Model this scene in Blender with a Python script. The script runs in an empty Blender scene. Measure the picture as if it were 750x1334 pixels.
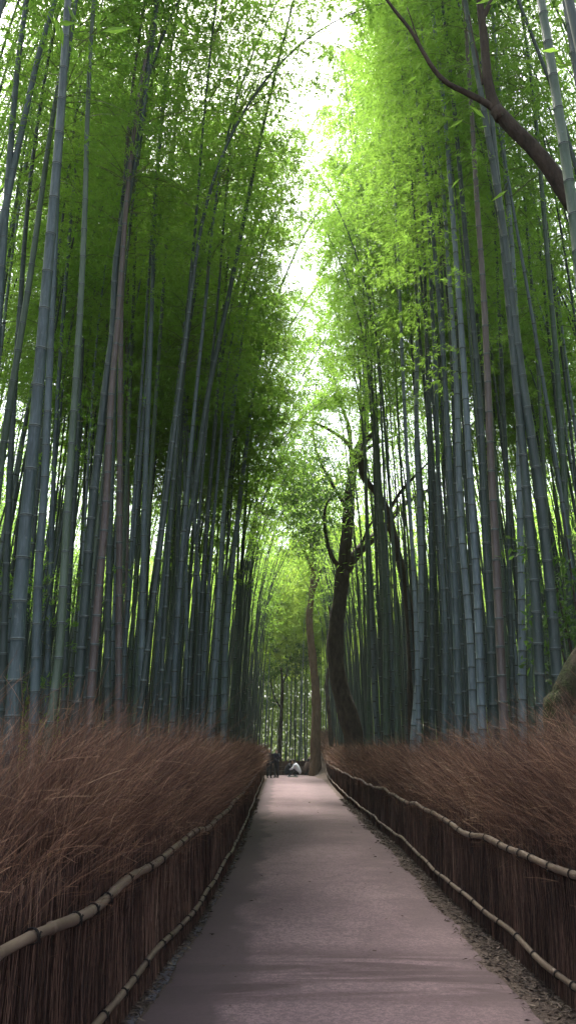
import bpy, math, random
import numpy as np
from mathutils import Vector, Matrix, Quaternion

random.seed(7)
rng = np.random.default_rng(7)
sc = bpy.context.scene
COL = sc.collection
R = math.radians

# ------------------------------------------------------------------ camera
FPX = 1030.0; EYE = 1.7
PITCH = math.atan(309 / FPX); YAW = math.atan(11 * math.cos(PITCH) / FPX)
FW = Vector((math.sin(YAW) * math.cos(PITCH), math.cos(YAW) * math.cos(PITCH), math.sin(PITCH)))
RT = Vector((math.cos(YAW), -math.sin(YAW), 0)); UP = RT.cross(FW)
CAM = Vector((0, 0, EYE))
cd = bpy.data.cameras.new('camera'); cam = bpy.data.objects.new('camera', cd); COL.objects.link(cam)
cd.sensor_fit = 'VERTICAL'; cd.sensor_height = 36; cd.lens = 36 * FPX / 1334
cd.clip_start = 0.05; cd.clip_end = 2000
cam.matrix_world = Matrix(((RT.x, UP.x, -FW.x, 0), (RT.y, UP.y, -FW.y, 0), (RT.z, UP.z, -FW.z, EYE), (0, 0, 0, 1)))
sc.camera = cam

def ray(x, y): return FW + RT * ((x - 375) / FPX) + UP * ((667 - y) / FPX)
def at(x, y, Y):
    """the point of the place seen at photo pixel x, y that stands Y metres down the path"""
    d = ray(x, y); return CAM + d * (Y / d.y)

# ------------------------------------------------------------------ helpers
def tag(o, label=None, cat=None, group=None, kind=None):
    if label: o['label'] = label
    if cat: o['category'] = cat
    if group: o['group'] = group
    if kind: o['kind'] = kind
    return o

def link(name, data, parent=None):
    o = bpy.data.objects.new(name, data); COL.objects.link(o)
    if parent: o.parent = parent
    return o

def empty(name, loc=(0, 0, 0)):
    o = bpy.data.objects.new(name, None); COL.objects.link(o); o.location = loc
    o.empty_display_size = .2
    return o

def mesh_np(name, v, f, mats, rnd=None, midx=None, smooth=False):
    """v (n,3), f list of (m,k) arrays"""
    me = bpy.data.meshes.new(name)
    v = np.asarray(v, dtype=np.float32)
    me.vertices.add(len(v)); me.vertices.foreach_set('co', v.ravel())
    fs = [np.asarray(a, dtype=np.int32) for a in (f if isinstance(f, list) else [f])]
    nl = sum(a.size for a in fs); nf = sum(len(a) for a in fs)
    me.loops.add(nl); me.polygons.add(nf)
    me.loops.foreach_set('vertex_index', np.concatenate([a.ravel() for a in fs]))
    tot = np.concatenate([np.full(len(a), a.shape[1], np.int32) for a in fs])
    st = np.concatenate([[0], np.cumsum(tot)[:-1]]).astype(np.int32)
    me.polygons.foreach_set('loop_start', st)
    if midx is not None: me.polygons.foreach_set('material_index', np.asarray(midx, dtype=np.int32))
    me.polygons.foreach_set('use_smooth', np.full(nf, smooth))
    if rnd is not None:
        at_ = me.attributes.new('rnd', 'FLOAT', 'POINT'); at_.data.foreach_set('value', np.asarray(rnd, dtype=np.float32))
    for m in (mats if isinstance(mats, (list, tuple)) else [mats]): me.materials.append(m)
    me.update(calc_edges=True)
    return me

class Geo:
    def __init__(s): s.v = []; s.q = []; s.t = []; s.n = 0; s.r = []; s.qm = []; s.tm = []
    def add(s, v, q=None, t=None, r=0.5, mi=0):
        v = np.asarray(v, dtype=np.float32); s.v.append(v)
        s.r.append(np.broadcast_to(np.asarray(r, dtype=np.float32), (len(v),)))
        if q is not None and len(q):
            q = np.asarray(q, dtype=np.int32); s.q.append(q + s.n); s.qm.append(np.broadcast_to(mi, (len(q),)))
        if t is not None and len(t):
            t = np.asarray(t, dtype=np.int32); s.t.append(t + s.n); s.tm.append(np.broadcast_to(mi, (len(t),)))
        s.n += len(v)
    def mesh(s, name, mats, smooth=False):
        f = []; m = []
        if s.q: f.append(np.concatenate(s.q)); m.append(np.concatenate(s.qm))
        if s.t: f.append(np.concatenate(s.t)); m.append(np.concatenate(s.tm))
        return mesh_np(name, np.concatenate(s.v), f, mats, np.concatenate(s.r), np.concatenate(m), smooth)

def tube(g, pts, rad, sides=8, r=0.5, mi=None, bump=0.0, cap=True, seed=0):
    pts = np.asarray(pts, dtype=float); n = len(pts)
    rad = np.broadcast_to(np.asarray(rad, dtype=float), (n,))
    tan = np.gradient(pts, axis=0); tan /= np.linalg.norm(tan, axis=1)[:, None] + 1e-9
    ref = np.array([0.31, 0.95, 0.05]) if abs(tan[0][1]) < .8 else np.array([1., 0, 0.1])
    a = np.empty_like(pts); cur = np.cross(tan[0], ref); cur /= np.linalg.norm(cur)
    for i in range(n):
        cur = cur - tan[i] * cur.dot(tan[i]); cur /= np.linalg.norm(cur); a[i] = cur
    b = np.cross(tan, a)
    th = np.arange(sides) * 2 * np.pi / sides
    rr = rad[:, None] * np.ones((1, sides))
    if bump:
        rs = np.random.default_rng(seed)
        p1, p2, p3 = rs.random(3) * 6
        s = np.linalg.norm(np.diff(pts, axis=0, prepend=pts[:1]), axis=1).cumsum()[:, None]
        rr = rr * (1 + bump * (.5 * np.sin(3 * th + 1.3 * s + p1) + .5 * np.sin(2 * th - 2.1 * s + p2) + .4 * np.sin(5 * th + .7 * s + p3) + .35 * np.sin(4.3 * s + p1) + .35 * rs.normal(size=rr.shape) * .6))
    v = pts[:, None] + rr[..., None] * (np.cos(th)[None, :, None] * a[:, None] + np.sin(th)[None, :, None] * b[:, None])
    i = np.arange(n - 1)[:, None] * sides; j = np.arange(sides)[None]; j2 = (j + 1) % sides
    q = np.stack([i + j, i + j2, i + sides + j2, i + sides + j], -1).reshape(-1, 4)
    m = 0 if mi is None else (np.repeat(np.asarray(mi)[:n - 1], sides))
    vv = v.reshape(-1, 3)
    if cap:
        vv = np.vstack([vv, pts[:1], pts[-1:]]); k = n * sides
        t1 = [[k, (q_ + 1) % sides, q_] for q_ in range(sides)]
        t2 = [[k + 1, (n - 1) * sides + q_, (n - 1) * sides + (q_ + 1) % sides] for q_ in range(sides)]
        g.add(vv, q, None, r, m); s = g.n - len(vv)
        g.t.append(np.array(t1 + t2, dtype=np.int32) + s); g.tm.append(np.zeros(2 * sides, int))
    else: g.add(vv, q, None, r, m)

def ribbons(P, W, r):
    """P (n,k,3) polylines, W (n,k) widths -> vertices, quads, rnd: strips with random facing"""
    n, k, _ = P.shape
    t = np.gradient(P, axis=1); rv = rng.normal(size=(n, 1, 3))
    s = np.cross(t, rv); s /= np.linalg.norm(s, axis=2, keepdims=True) + 1e-9
    a = P - s * W[..., None] / 2; b = P + s * W[..., None] / 2
    v = np.stack([a, b], 2).reshape(-1, 3)
    base = (np.arange(n)[:, None] * k + np.arange(k - 1)[None]) * 2
    q = np.stack([base, base + 1, base + 3, base + 2], -1).reshape(-1, 4)
    return v, q, np.repeat(r, 2 * k)

def unit(a): return a / (np.linalg.norm(a, axis=-1, keepdims=True) + 1e-9)

def leaves(o, d, L, w, r, fold=True):
    """diamond leaves: origin o, direction d, length L, width w"""
    n = len(o); d = unit(d)
    up = unit(rng.normal(size=(n, 3)) * .6 + np.array([0, 0, 1]))
    s = unit(np.cross(d, up)); L = np.broadcast_to(L, (n,))[:, None]; w = np.broadcast_to(w, (n,))[:, None]
    nrm = np.cross(s, d)
    v = np.stack([o, o + d * L * .4 + s * w / 2, o + d * L - nrm * L * .12, o + d * L * .4 - s * w / 2], 1).reshape(-1, 3)
    q = np.arange(n * 4).reshape(-1, 4)
    return v, q, np.repeat(r, 4)

def spline(pts, n):
    """Catmull-Rom through pts, n samples"""
    P = np.asarray([list(p) for p in pts], dtype=float); m = len(P)
    if m == 2: return P[0] + (P[1] - P[0]) * np.linspace(0, 1, n)[:, None]
    E = np.vstack([2 * P[0] - P[1], P, 2 * P[-1] - P[-2]])
    u = np.linspace(0, m - 1 - 1e-6, n); i = u.astype(int); f = (u - i)[:, None]
    p0, p1, p2, p3 = E[i], E[i + 1], E[i + 2], E[i + 3]
    return .5 * (2 * p1 + (p2 - p0) * f + (2 * p0 - 5 * p1 + 4 * p2 - p3) * f ** 2 + (-p0 + 3 * p1 - 3 * p2 + p3) * f ** 3)

# ------------------------------------------------------------------ materials
class NT:
    def __init__(s, name):
        s.m = bpy.data.materials.new(name); s.m.use_nodes = True; s.t = s.m.node_tree; s.t.nodes.clear()
        s.out = s.t.nodes.new('ShaderNodeOutputMaterial')
    def n(s, typ, ins=None, **kw):
        x = s.t.nodes.new('ShaderNode' + typ)
        for k, v in kw.items(): setattr(x, k, v)
        for k, v in (ins or {}).items():
            if isinstance(v, bpy.types.NodeSocket): s.t.links.new(v, x.inputs[k])
            else: x.inputs[k].default_value = v
        return x
    def ramp(s, fac, stops, interp='LINEAR'):
        x = s.n('ValToRGB', {'Fac': fac}); cr = x.color_ramp; cr.interpolation = interp
        while len(cr.elements) < len(stops): cr.elements.new(.5)
        for e, (p, c) in zip(cr.elements, stops): e.position = p; e.color = (*c, 1) if len(c) == 3 else c
        return x.outputs[0]
    def noise(s, scale, detail=4, vec=None, rough=.55, dist=0):
        i = {'Scale': scale, 'Detail': detail, 'Roughness': rough, 'Distortion': dist}
        if vec is not None: i['Vector'] = vec
        return s.n('TexNoise', i).outputs['Fac']
    def mix(s, f, a, b, mode='MIX'):
        x = s.n('Mix', data_type='RGBA', blend_type=mode)
        for k, v in ((0, f), (6, a), (7, b)):
            if isinstance(v, bpy.types.NodeSocket): s.t.links.new(v, x.inputs[k])
            else: x.inputs[k].default_value = (*v, 1) if isinstance(v, tuple) and len(v) == 3 else v
        return x.outputs[2]
    def math(s, op, a, b=0.0):
        return s.n('Math', {0: a, 1: b}, operation=op).outputs[0]
    def vmul(s, v, sc_):
        return s.n('Mapping', {'Vector': v, 'Scale': sc_}).outputs[0]
    def done(s, sh): s.t.links.new(sh, s.out.inputs['Surface']); return s.m
    def princ(s, col, rough=.7, spec=.3, normal=None, **kw):
        i = {'Base Color': col, 'Roughness': rough, 'Specular IOR Level': spec}
        if normal is not None: i['Normal'] = normal
        i.update(kw)
        return s.n('BsdfPrincipled', i).outputs[0]
    def bump(s, h, st=.5, d=.01): return s.n('Bump', {'Height': h, 'Strength': st, 'Distance': d}).outputs[0]

def c4(c): return (*c, 1)

def mat_culm(name, a, b, bloom, node=False):
    t = NT(name); obj = t.n('TexCoord').outputs['Object']; rd = t.n('ObjectInfo').outputs['Random']
    at_ = t.n('Attribute', attribute_name='rnd').outputs['Fac']
    base = t.mix(rd, a, b)
    base = t.mix(t.ramp(at_, [(0, (0, 0, 0)), (1, (.75, .75, .75))]), base, bloom)
    mot = t.noise(7, 6, t.vmul(obj, (1, 1, .35)), .65)
    base = t.mix(t.ramp(mot, [(.35, (.55, .55, .55)), (.6, (0, 0, 0))]), base, tuple(x * .5 for x in a))
    fine = t.noise(60, 3, t.vmul(obj, (1, 1, .12)))
    base = t.mix(t.ramp(fine, [(.45, (0, 0, 0)), (.75, (.55, .55, .55))]), base, bloom)
    spots = t.noise(22, 2, obj, .4)
    base = t.mix(t.ramp(spots, [(.68, (0, 0, 0)), (.74, (.6, .6, .6))]), base, (.08, .10, .09))
    return t.done(t.princ(base, .5, .35, t.bump(fine, .15, .004)))

def mat_plain(name, a, b, scale=20, rough=.8, stretch=(1, 1, 1), bs=.4, bd=.01, spec=.2):
    t = NT(name); obj = t.n('TexCoord').outputs['Object']
    nz = t.noise(scale, 5, t.vmul(obj, stretch), .65)
    return t.done(t.princ(t.ramp(nz, [(.3, a), (.7, b)]), rough, spec, t.bump(nz, bs, bd)))

def mat_leaf(name, stops, trans=.5, tcol=(.16, .27, .03), gl=.5):
    t = NT(name); at_ = t.n('Attribute', attribute_name='rnd').outputs['Fac']
    rd = t.n('ObjectInfo').outputs['Random']
    f = t.math('ADD', t.math('MULTIPLY', at_, .6), t.math('MULTIPLY', rd, .4))
    col = t.ramp(f, stops)
    tc = t.mix(.5, col, tcol, 'MIX')
    p = t.princ(col, gl, .35)
    tr = t.n('BsdfTranslucent', {'Color': tc}).outputs[0]
    m = t.n('MixShader', {0: trans, 1: p, 2: tr}).outputs[0]
    return t.done(m)

M = {}
M['blue'] = mat_culm('bamboo_culm_blue', (.020, .036, .036), (.048, .070, .070), (.085, .115, .125))
M['green'] = mat_culm('bamboo_culm_green', (.024, .050, .028), (.056, .080, .046), (.075, .105, .078))
M['dark'] = mat_culm('bamboo_culm_dark', (.010, .021, .016), (.026, .040, .034), (.042, .060, .056))
M['brown'] = mat_culm('bamboo_culm_brown', (.062, .046, .040), (.075, .052, .045), (.11, .09, .084))
M['pale'] = mat_culm('bamboo_culm_pale', (.066, .096, .108), (.098, .130, .135), (.18, .22, .24))
M['nodepale'] = mat_plain('bamboo_node_bloom', (.07, .09, .087), (.13, .155, .15), 40)
M['nodedark'] = mat_plain('bamboo_node_scar', (.02, .025, .02), (.05, .05, .04), 40)
M['twig'] = mat_plain('bamboo_twig', (.09, .12, .05), (.17, .19, .09), 8)
M['leaf'] = mat_leaf('bamboo_leaf', [(0, (.050, .130, .022)), (.5, (.11, .22, .034)), (1, (.20, .29, .055))], .6, (.40, .68, .085))
M['leaf_lit'] = mat_leaf('sunlit_leaf', [(0, (.10, .18, .03)), (.5, (.18, .28, .045)), (1, (.27, .34, .07))], .62, (.5, .7, .09))  # lighter copy of the bamboo leaf, far-end sunlight put into its colour
M['tleaf'] = mat_leaf('broadleaf', [(0, (.025, .07, .02)), (.6, (.055, .12, .028)), (1, (.10, .16, .04))], .5, (.14, .28, .035), .4)
M['bark'] = mat_plain('dark_bark', (.018, .014, .011), (.068, .051, .040), 9, .9, (1, 1, .35), .9, .04)
M['bark2'] = mat_plain('brown_bark', (.07, .045, .028), (.15, .095, .06), 9, .9, (1, 1, .3), .9, .03)
def mat_moss():
    t = NT('mossy_bark'); obj = t.n('TexCoord').outputs['Object']
    nz = t.noise(9, 6, t.vmul(obj, (1, 1, .4)), .7); n2 = t.noise(3.5, 4, obj)
    c = t.mix(t.ramp(n2, [(.42, (0, 0, 0)), (.6, (1, 1, 1))]), t.ramp(nz, [(.3, (.016, .012, .009)), (.7, (.085, .066, .045))]), t.ramp(t.noise(45, 3, obj), [(.4, (.014, .020, .007)), (.65, (.05, .062, .02))]))
    return t.done(t.princ(c, .9, .15, t.bump(nz, 1.0, .08)))
M['moss'] = mat_moss()

def mat_brush(name, cols):
    t = NT(name); a = t.n('Attribute', attribute_name='rnd').outputs['Fac']
    obj = t.n('TexCoord').outputs['Object']; nz = t.noise(.9, 3, obj)
    f = t.math('ADD', t.math('MULTIPLY', a, .75), t.math('MULTIPLY', t.math('SUBTRACT', nz, .5), .9))
    return t.done(t.princ(t.ramp(f, cols), .75, .25))
M['brush'] = mat_brush('dry_brush_twigs', [(0, (.018, .008, .005)), (.35, (.095, .042, .026)), (.65, (.27, .145, .085)), (1, (.56, .39, .25))])
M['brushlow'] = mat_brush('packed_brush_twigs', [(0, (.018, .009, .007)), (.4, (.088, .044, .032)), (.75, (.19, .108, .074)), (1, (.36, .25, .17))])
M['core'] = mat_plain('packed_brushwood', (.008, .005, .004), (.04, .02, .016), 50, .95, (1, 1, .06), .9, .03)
M['rail'] = mat_plain('weathered_bamboo_rail', (.070, .047, .034), (.165, .120, .088), 10, .55, (1, .25, 1), .2, .004, .35)
M['tie'] = mat_plain('black_palm_cord', (.006, .005, .005), (.02, .016, .015), 60)

def mat_path():
    t = NT('asphalt_path'); obj = t.n('TexCoord').outputs['Object']
    fine = t.noise(75, 5, obj, .85); mid = t.noise(28, 4, obj, .6); big = t.noise(.55, 4, obj, .6, .6)
    c = t.ramp(big, [(.3, (.130, .084, .092)), (.55, (.190, .127, .136)), (.75, (.245, .168, .176))])
    c = t.mix(t.ramp(fine, [(.38, (.95, .95, .95)), (.50, (0, 0, 0))]), c, (.055, .042, .046))
    c = t.mix(t.ramp(fine, [(.62, (0, 0, 0)), (.72, (.8, .8, .8))]), c, (.34, .28, .29))
    c = t.mix(t.ramp(mid, [(.40, (.6, .6, .6)), (.55, (0, 0, 0))]), c, (.075, .053, .056))
    # damp streaks running across the path and a darker worn strip down its left side
    sep = t.n('SeparateXYZ', {0: obj}); X, Y = sep.outputs[0], sep.outputs[1]
    st = t.noise(1.0, 4, t.vmul(obj, (.42, 3.2, 1)), .6, .5)
    band = t.ramp(t.math('MULTIPLY', Y, .1), [(.60, (0, 0, 0)), (.65, (1, 1, 1)), (.74, (.8, .8, .8)), (.80, (0, 0, 0))])
    f = t.math('MULTIPLY', band, t.ramp(st, [(.47, (0, 0, 0)), (.56, (.95, .95, .95))]))
    c = t.mix(f, c, (.050, .031, .034))
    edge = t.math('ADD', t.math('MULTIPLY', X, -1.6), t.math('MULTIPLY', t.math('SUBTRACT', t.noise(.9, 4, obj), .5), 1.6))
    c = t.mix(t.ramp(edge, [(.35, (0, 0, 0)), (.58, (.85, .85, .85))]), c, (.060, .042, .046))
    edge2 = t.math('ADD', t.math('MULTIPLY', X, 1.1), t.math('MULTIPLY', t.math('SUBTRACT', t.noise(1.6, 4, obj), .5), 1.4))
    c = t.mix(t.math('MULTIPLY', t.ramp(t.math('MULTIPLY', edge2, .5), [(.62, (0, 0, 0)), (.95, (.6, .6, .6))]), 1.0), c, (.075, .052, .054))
    crk = t.n('TexVoronoi', {'Vector': t.n('Mapping', {'Vector': obj, 'Scale': (.7, .55, 1)}).outputs[0], 'Scale': 1.0, 'Randomness': 1.0}, feature='DISTANCE_TO_EDGE').outputs['Distance']
    cn = t.math('ADD', crk, t.math('MULTIPLY', t.math('SUBTRACT', t.noise(6, 5, obj, .7), .5), .06))
    cm = t.math('MULTIPLY', t.ramp(t.math('ABSOLUTE', cn), [(.0, (1, 1, 1)), (.004, (0, 0, 0))]), t.ramp(t.noise(.5, 2, obj), [(.56, (0, 0, 0)), (.66, (.5, .5, .5))]))
    c = t.mix(cm, c, (.03, .022, .024))
    pt = t.noise(3.2, 6, obj, .72, 1.2)
    c = t.mix(t.ramp(pt, [(.50, (0, 0, 0)), (.60, (.4, .4, .4))]), c, (.078, .054, .058))
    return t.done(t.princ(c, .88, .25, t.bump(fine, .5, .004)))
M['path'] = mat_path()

def mat_ground():
    t = NT('forest_soil'); obj = t.n('TexCoord').outputs['Object']
    a = t.noise(60, 5, obj, .7); b = t.noise(2.2, 4, obj)
    c = t.ramp(a, [(.3, (.028, .020, .017)), (.5, (.075, .055, .046)), (.68, (.17, .13, .11))])
    c = t.mix(t.ramp(b, [(.4, (0, 0, 0)), (.65, (.5, .5, .5))]), c, (.045, .035, .03))
    return t.done(t.princ(c, .95, .15, t.bump(a, .8, .02)))
M['ground'] = mat_ground()
M['litter'] = mat_brush('fallen_bamboo_leaves', [(0, (.020, .013, .010)), (.5, (.075, .052, .040)), (1, (.22, .17, .13))])
M['kerb'] = mat_plain('edging_stone', (.060, .056, .068), (.115, .108, .125), 25, .85, (1, 1, 1), .4, .005)

# ------------------------------------------------------------------ fences' lines
LF_Y = [-3, 2, 3.8, 5, 7, 9, 13, 19, 30, 52, 70]; LF_X = [-1.75, -1.34, -1.19, -1.08, -.96, -.85, -.77, -.77, -.85, -.95, -1.0]
RF_Y = [-3, 6, 10, 12, 16, 20, 28, 40, 50, 54, 58, 61]; RF_X = [2.0, 2.0, 2.03, 2.1, 2.2, 2.23, 2.32, 2.6, 2.92, 3.02, 3.0, 2.95]
def XL(y): return np.interp(y, LF_Y, LF_X)
def XR(y): return np.interp(y, RF_Y, RF_X)
def sstep(a, b, x):
    t = np.clip((x - a) / (b - a), 0, 1); return t * t * (3 - 2 * t)
def gz(x, y):
    """height of the ground"""
    x = np.asarray(x, float); y = np.asarray(y, float)
    bank = 1.45 * sstep(49, 61, y) * sstep(2.2, 3.1, x) * (1 - .3 * sstep(8, 14, x)) * (1 - sstep(75, 95, y))
    far = .5 * sstep(59, 70, y) * (1 - sstep(2.2, 3.1, x)) * (1 - sstep(75, 95, y))
    side = .25 * sstep(3, 8, x) * sstep(-5, 10, y) + .15 * sstep(2.5, 6, -x)
    return bank + far * .3 + side * (1 - sstep(49, 55, y))

# ------------------------------------------------------------------ ground, path
xs = np.concatenate([[-900, -300, -100, -60], np.arange(-40, -4, 2.), np.arange(-4, 8, .25), np.arange(8, 42, 2.), [60, 100, 300, 900]])
ys = np.concatenate([[-900, -200, -50], np.arange(-20, 46, 2.), np.arange(46, 100, 1.), [110, 130, 200, 400, 900]])
gx, gy = np.meshgrid(xs, ys); gzv = gz(gx, gy)
near = (np.abs(gx) < 30) & ((gx < XL(gy) - .3) | (gx > XR(gy) + .3)) & (gy < 100)
gzv = gzv + near * rng.normal(size=gx.shape) * .02
nx, ny = len(xs), len(ys)
ii = (np.arange(ny - 1)[:, None] * nx + np.arange(nx - 1)[None])
q = np.stack([ii, ii + 1, ii + nx + 1, ii + nx], -1).reshape(-1, 4)
tag(link('ground', mesh_np('ground', np.stack([gx, gy, gzv], -1).reshape(-1, 3), q, M['ground'], smooth=True)), kind='structure')

PY = np.concatenate([np.arange(-6, 14, .12), np.arange(14, 56.6, .5)])
lE = np.interp(PY, [-6, 5, 7, 9, 15, 30, 56], [-1.0, -.94, -.84, -.74, -.66, -.70, -.78]) + .015 * np.sin(PY * 3.1) + rng.normal(size=len(PY)) * .008
rE = np.interp(PY, [-6, 5, 9, 15, 25, 45, 56], [1.66, 1.66, 1.76, 1.94, 2.05, 2.5, 2.65]) + .03 * np.sin(PY * 2.3) + rng.normal(size=len(PY)) * .018
cols = np.linspace(0, 1, 9)
PX = lE[:, None] + (rE - lE)[:, None] * cols
PZ = .004 + .022 * (1 - (2 * cols - 1) ** 2)[None] * np.ones((len(PY), 1))
v = np.stack([PX, np.repeat(PY[:, None], 9, 1), PZ], -1).reshape(-1, 3)
ii = (np.arange(len(PY) - 1)[:, None] * 9 + np.arange(8)[None]); q = np.stack([ii, ii + 1, ii + 10, ii + 9], -1).reshape(-1, 4)
tag(link('path', mesh_np('path', v, q, M['path'], smooth=True)), kind='structure')

# edging stones along the left rim of the path: one flush kerb
g = Geo(); y = 4.4
while y < 24:
    L = random.uniform(.17, .23); xe = float(np.interp(y, PY, lE)) - .012
    x1 = xe; x0 = xe - random.uniform(.10, .12); z = random.uniform(.006, .014); s = random.uniform(-.006, .006)
    bv = .0013
    if random.random() > (.12 if y < 9.5 else .4):
        vv = []
        for zz, d in ((-.05, 0), (z - bv, 0), (z, bv)):
            vv += [(x0 + d, y + d + s, zz), (x1 - d, y + d - s, zz), (x1 - d, y + L - .012 - d - s, zz), (x0 + d, y + L - .012 - d + s, zz)]
        qq = [(k * 4 + a, k * 4 + (a + 1) % 4, k * 4 + 4 + (a + 1) % 4, k * 4 + 4 + a) for k in (0, 1) for a in range(4)] + [(8, 9, 10, 11)]
        g.add(vv, qq, r=random.random())
    y += L
tag(link('kerb', g.mesh('kerb', M['kerb'])), kind='structure')

# dry fallen leaves on both verges, a few on the path
def litter():
    n = 26000
    Y = 3.5 + 26 * rng.random(n) ** 1.7
    side = rng.random(n) < .6
    u = rng.beta(1.0, 2.4, n)
    xr = XR(Y) + .02 - u * (XR(Y) - np.interp(Y, PY, rE) + .12)
    xl = XL(Y) - .02 + u * (np.interp(Y, PY, lE) - XL(Y) + .04)
    X = np.where(side, xr, xl)
    st = rng.random(n) < .006
    X = np.where(st, rng.uniform(-.8, 1.7, n), X)
    Z = .012 + .02 * rng.random(n) * (~st) + np.where((X > np.interp(Y, PY, lE)) & (X < np.interp(Y, PY, rE)), .014, 0)
    a = rng.random(n) * 6.283
    d = np.stack([np.cos(a), np.sin(a), rng.normal(size=n) * .25], -1)
    L = rng.uniform(.02, .06, n) * (1 + Y / 30)
    v, q, r = leaves(np.stack([X, Y, Z], -1), d, L, L * rng.uniform(.12, .3, n), rng.random(n))
    v[:, 2] = np.maximum(v[:, 2], .008)
    return mesh_np('leaf_litter', v, q, M['litter'], r)
tag(link('leaf_litter', litter()), 'dry fallen bamboo leaves scattered along both edges of the path', 'fallen leaves', kind='stuff')

# ------------------------------------------------------------------ brush fences
def strands(fx, side, y0, y1, fade=1.0):
    """side -1 left fence, +1 right fence: returns (upper, lower) Geo"""
    up, lo = Geo(), Geo()
    bands = [(y0, 4.5, 1500, .0024), (4.5, 8, 6400, .0023), (8, 13, 4400, .0032), (13, 22, 2400, .005), (22, 36, 1250, .0085), (36, y1, 750, .014)]
    for a, b, dens, w in bands:
        a = max(a, y0); b = min(b, y1)
        if b <= a: continue
        # billowing top
        n = int((b - a) * dens * .62); k = 6
        Y = rng.uniform(a, b, n); dep = rng.beta(1.0, 1.6, n) * 1.05
        z0 = rng.uniform(.35, .95, n)
        X = fx(Y) + side * (dep * .8 + .07)
        clump = .5 + .5 * np.sin(Y * 5.1 + 2 * np.sin(Y * 1.7 + side)) * np.sin(Y * 2.3 + dep * 6)
        Ln = rng.uniform(.5, 1.12, n) * (.90 + .22 * clump) * (1 + .16 * np.exp(-((Y - 5.5) / 4) ** 2)) * np.where(rng.random(n) < .06, 1.18, 1)
        lean = rng.normal(.30, .25, n) + .12 * (clump - .5)
        flare = -side * rng.normal(.16, .20, n) * (1 - dep * .6)
        t = np.linspace(0, 1, k)[None]
        cy = Y[:, None] + Ln[:, None] * (lean[:, None] * (.35 * t + .40 * t ** 2))
        cx = X[:, None] + Ln[:, None] * (flare[:, None] * (1.1 * t ** 2.4))
        cz = z0[:, None] + Ln[:, None] * (1.0 * t - (.05 + .15 * rng.random((n, 1))) * t ** 2.4)
        P = np.stack([cx, cy, cz], -1); P += np.cumsum(rng.normal(size=P.shape), 1) * .011
        P[..., 2] += gz(np.full(n, 0) + fx(Y) + side, Y)[:, None] * (1 if side > 0 else 0) * (Y > 45)[:, None]
        W = w * (1.15 - .75 * t) * rng.uniform(.6, 1.3, (n, 1))
        r = np.clip(rng.random(n) ** 1.3 * .8 + .25 * clump * rng.random(n), 0, 1)
        up.add(*(lambda q: (q[0], q[1], None, q[2]))(ribbons(P, W, r)))
        # side shoots near the tips
        m = int(n * 1.7); idx = rng.integers(0, n, m); ti = rng.integers(2, k - 1, m)
        o = P[idx, ti]; d = P[idx, ti + 1] - P[idx, ti]; d = unit(d) + rng.normal(size=d.shape) * .5
        Ls = rng.uniform(.08, .26, m)[:, None, None]
        tt = np.linspace(0, 1, 3)[None, :, None]
        Q = o[:, None] + unit(d)[:, None] * Ls * tt + np.array([0, 0, -.03]) * tt ** 2
        up.add(*(lambda q: (q[0], q[1], None, q[2]))(ribbons(Q, np.full((m, 3), w * .62), np.clip(r[idx] + .15, 0, 1))))
        # upright packed twigs of the lower face
        n = int((b - a) * dens * .75); k = 5
        Y = rng.uniform(a, b, n); dep = rng.random(n) ** 1.5 * .16
        X = fx(Y) + side * dep
        top = rng.uniform(.7, 1.15, n); bot = rng.uniform(-.02, .05, n)
        t = np.linspace(0, 1, k)[None]
        cz = bot[:, None] + (top - bot)[:, None] * t
        cx = X[:, None] + (-side) * rng.uniform(-.02, .045, (n, 1)) * (1 - t) ** 2
        cy = Y[:, None] + rng.normal(.04, .07, (n, 1)) * t
        P = np.stack([cx, cy, cz], -1) + rng.normal(size=(n, k, 3)) * np.array([.006, .010, 0])
        P[..., 2] += gz(np.full(n, 0) + fx(Y) + side, Y)[:, None] * (1 if side > 0 else 0) * (Y > 45)[:, None]
        W = w * 1.25 * rng.uniform(.6, 1.5, (n, 1)) * np.ones((1, k))
        lo.add(*(lambda q: (q[0], q[1], None, q[2]))(ribbons(P, W, rng.random(n) ** 1.6)))
    return up, lo

def core_mesh(fx, side, y0, y1):
    Y = np.arange(y0, y1, .25); prof = [(.10, -.05), (.09, .5), (.12, .95), (.30, 1.22), (.62, 1.30), (.95, 1.1), (1.02, .5), (1.02, -.05)]
    v = []
    for y in Y:
        dz = float(gz(fx(y) + side, y)) if side > 0 and y > 45 else 0
        for d, z in prof: v.append((float(fx(y)) + side * (d + random.uniform(-.015, .015)), y, z + dz + random.uniform(-.03, .03)))
    k = len(prof); ii = np.arange(len(Y) - 1)[:, None] * k + np.arange(k - 1)[None]
    q = np.stack([ii, ii + 1, ii + k + 1, ii + k], -1).reshape(-1, 4)
    return mesh_np('brushwood_core', v, q, M['core'])

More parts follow.
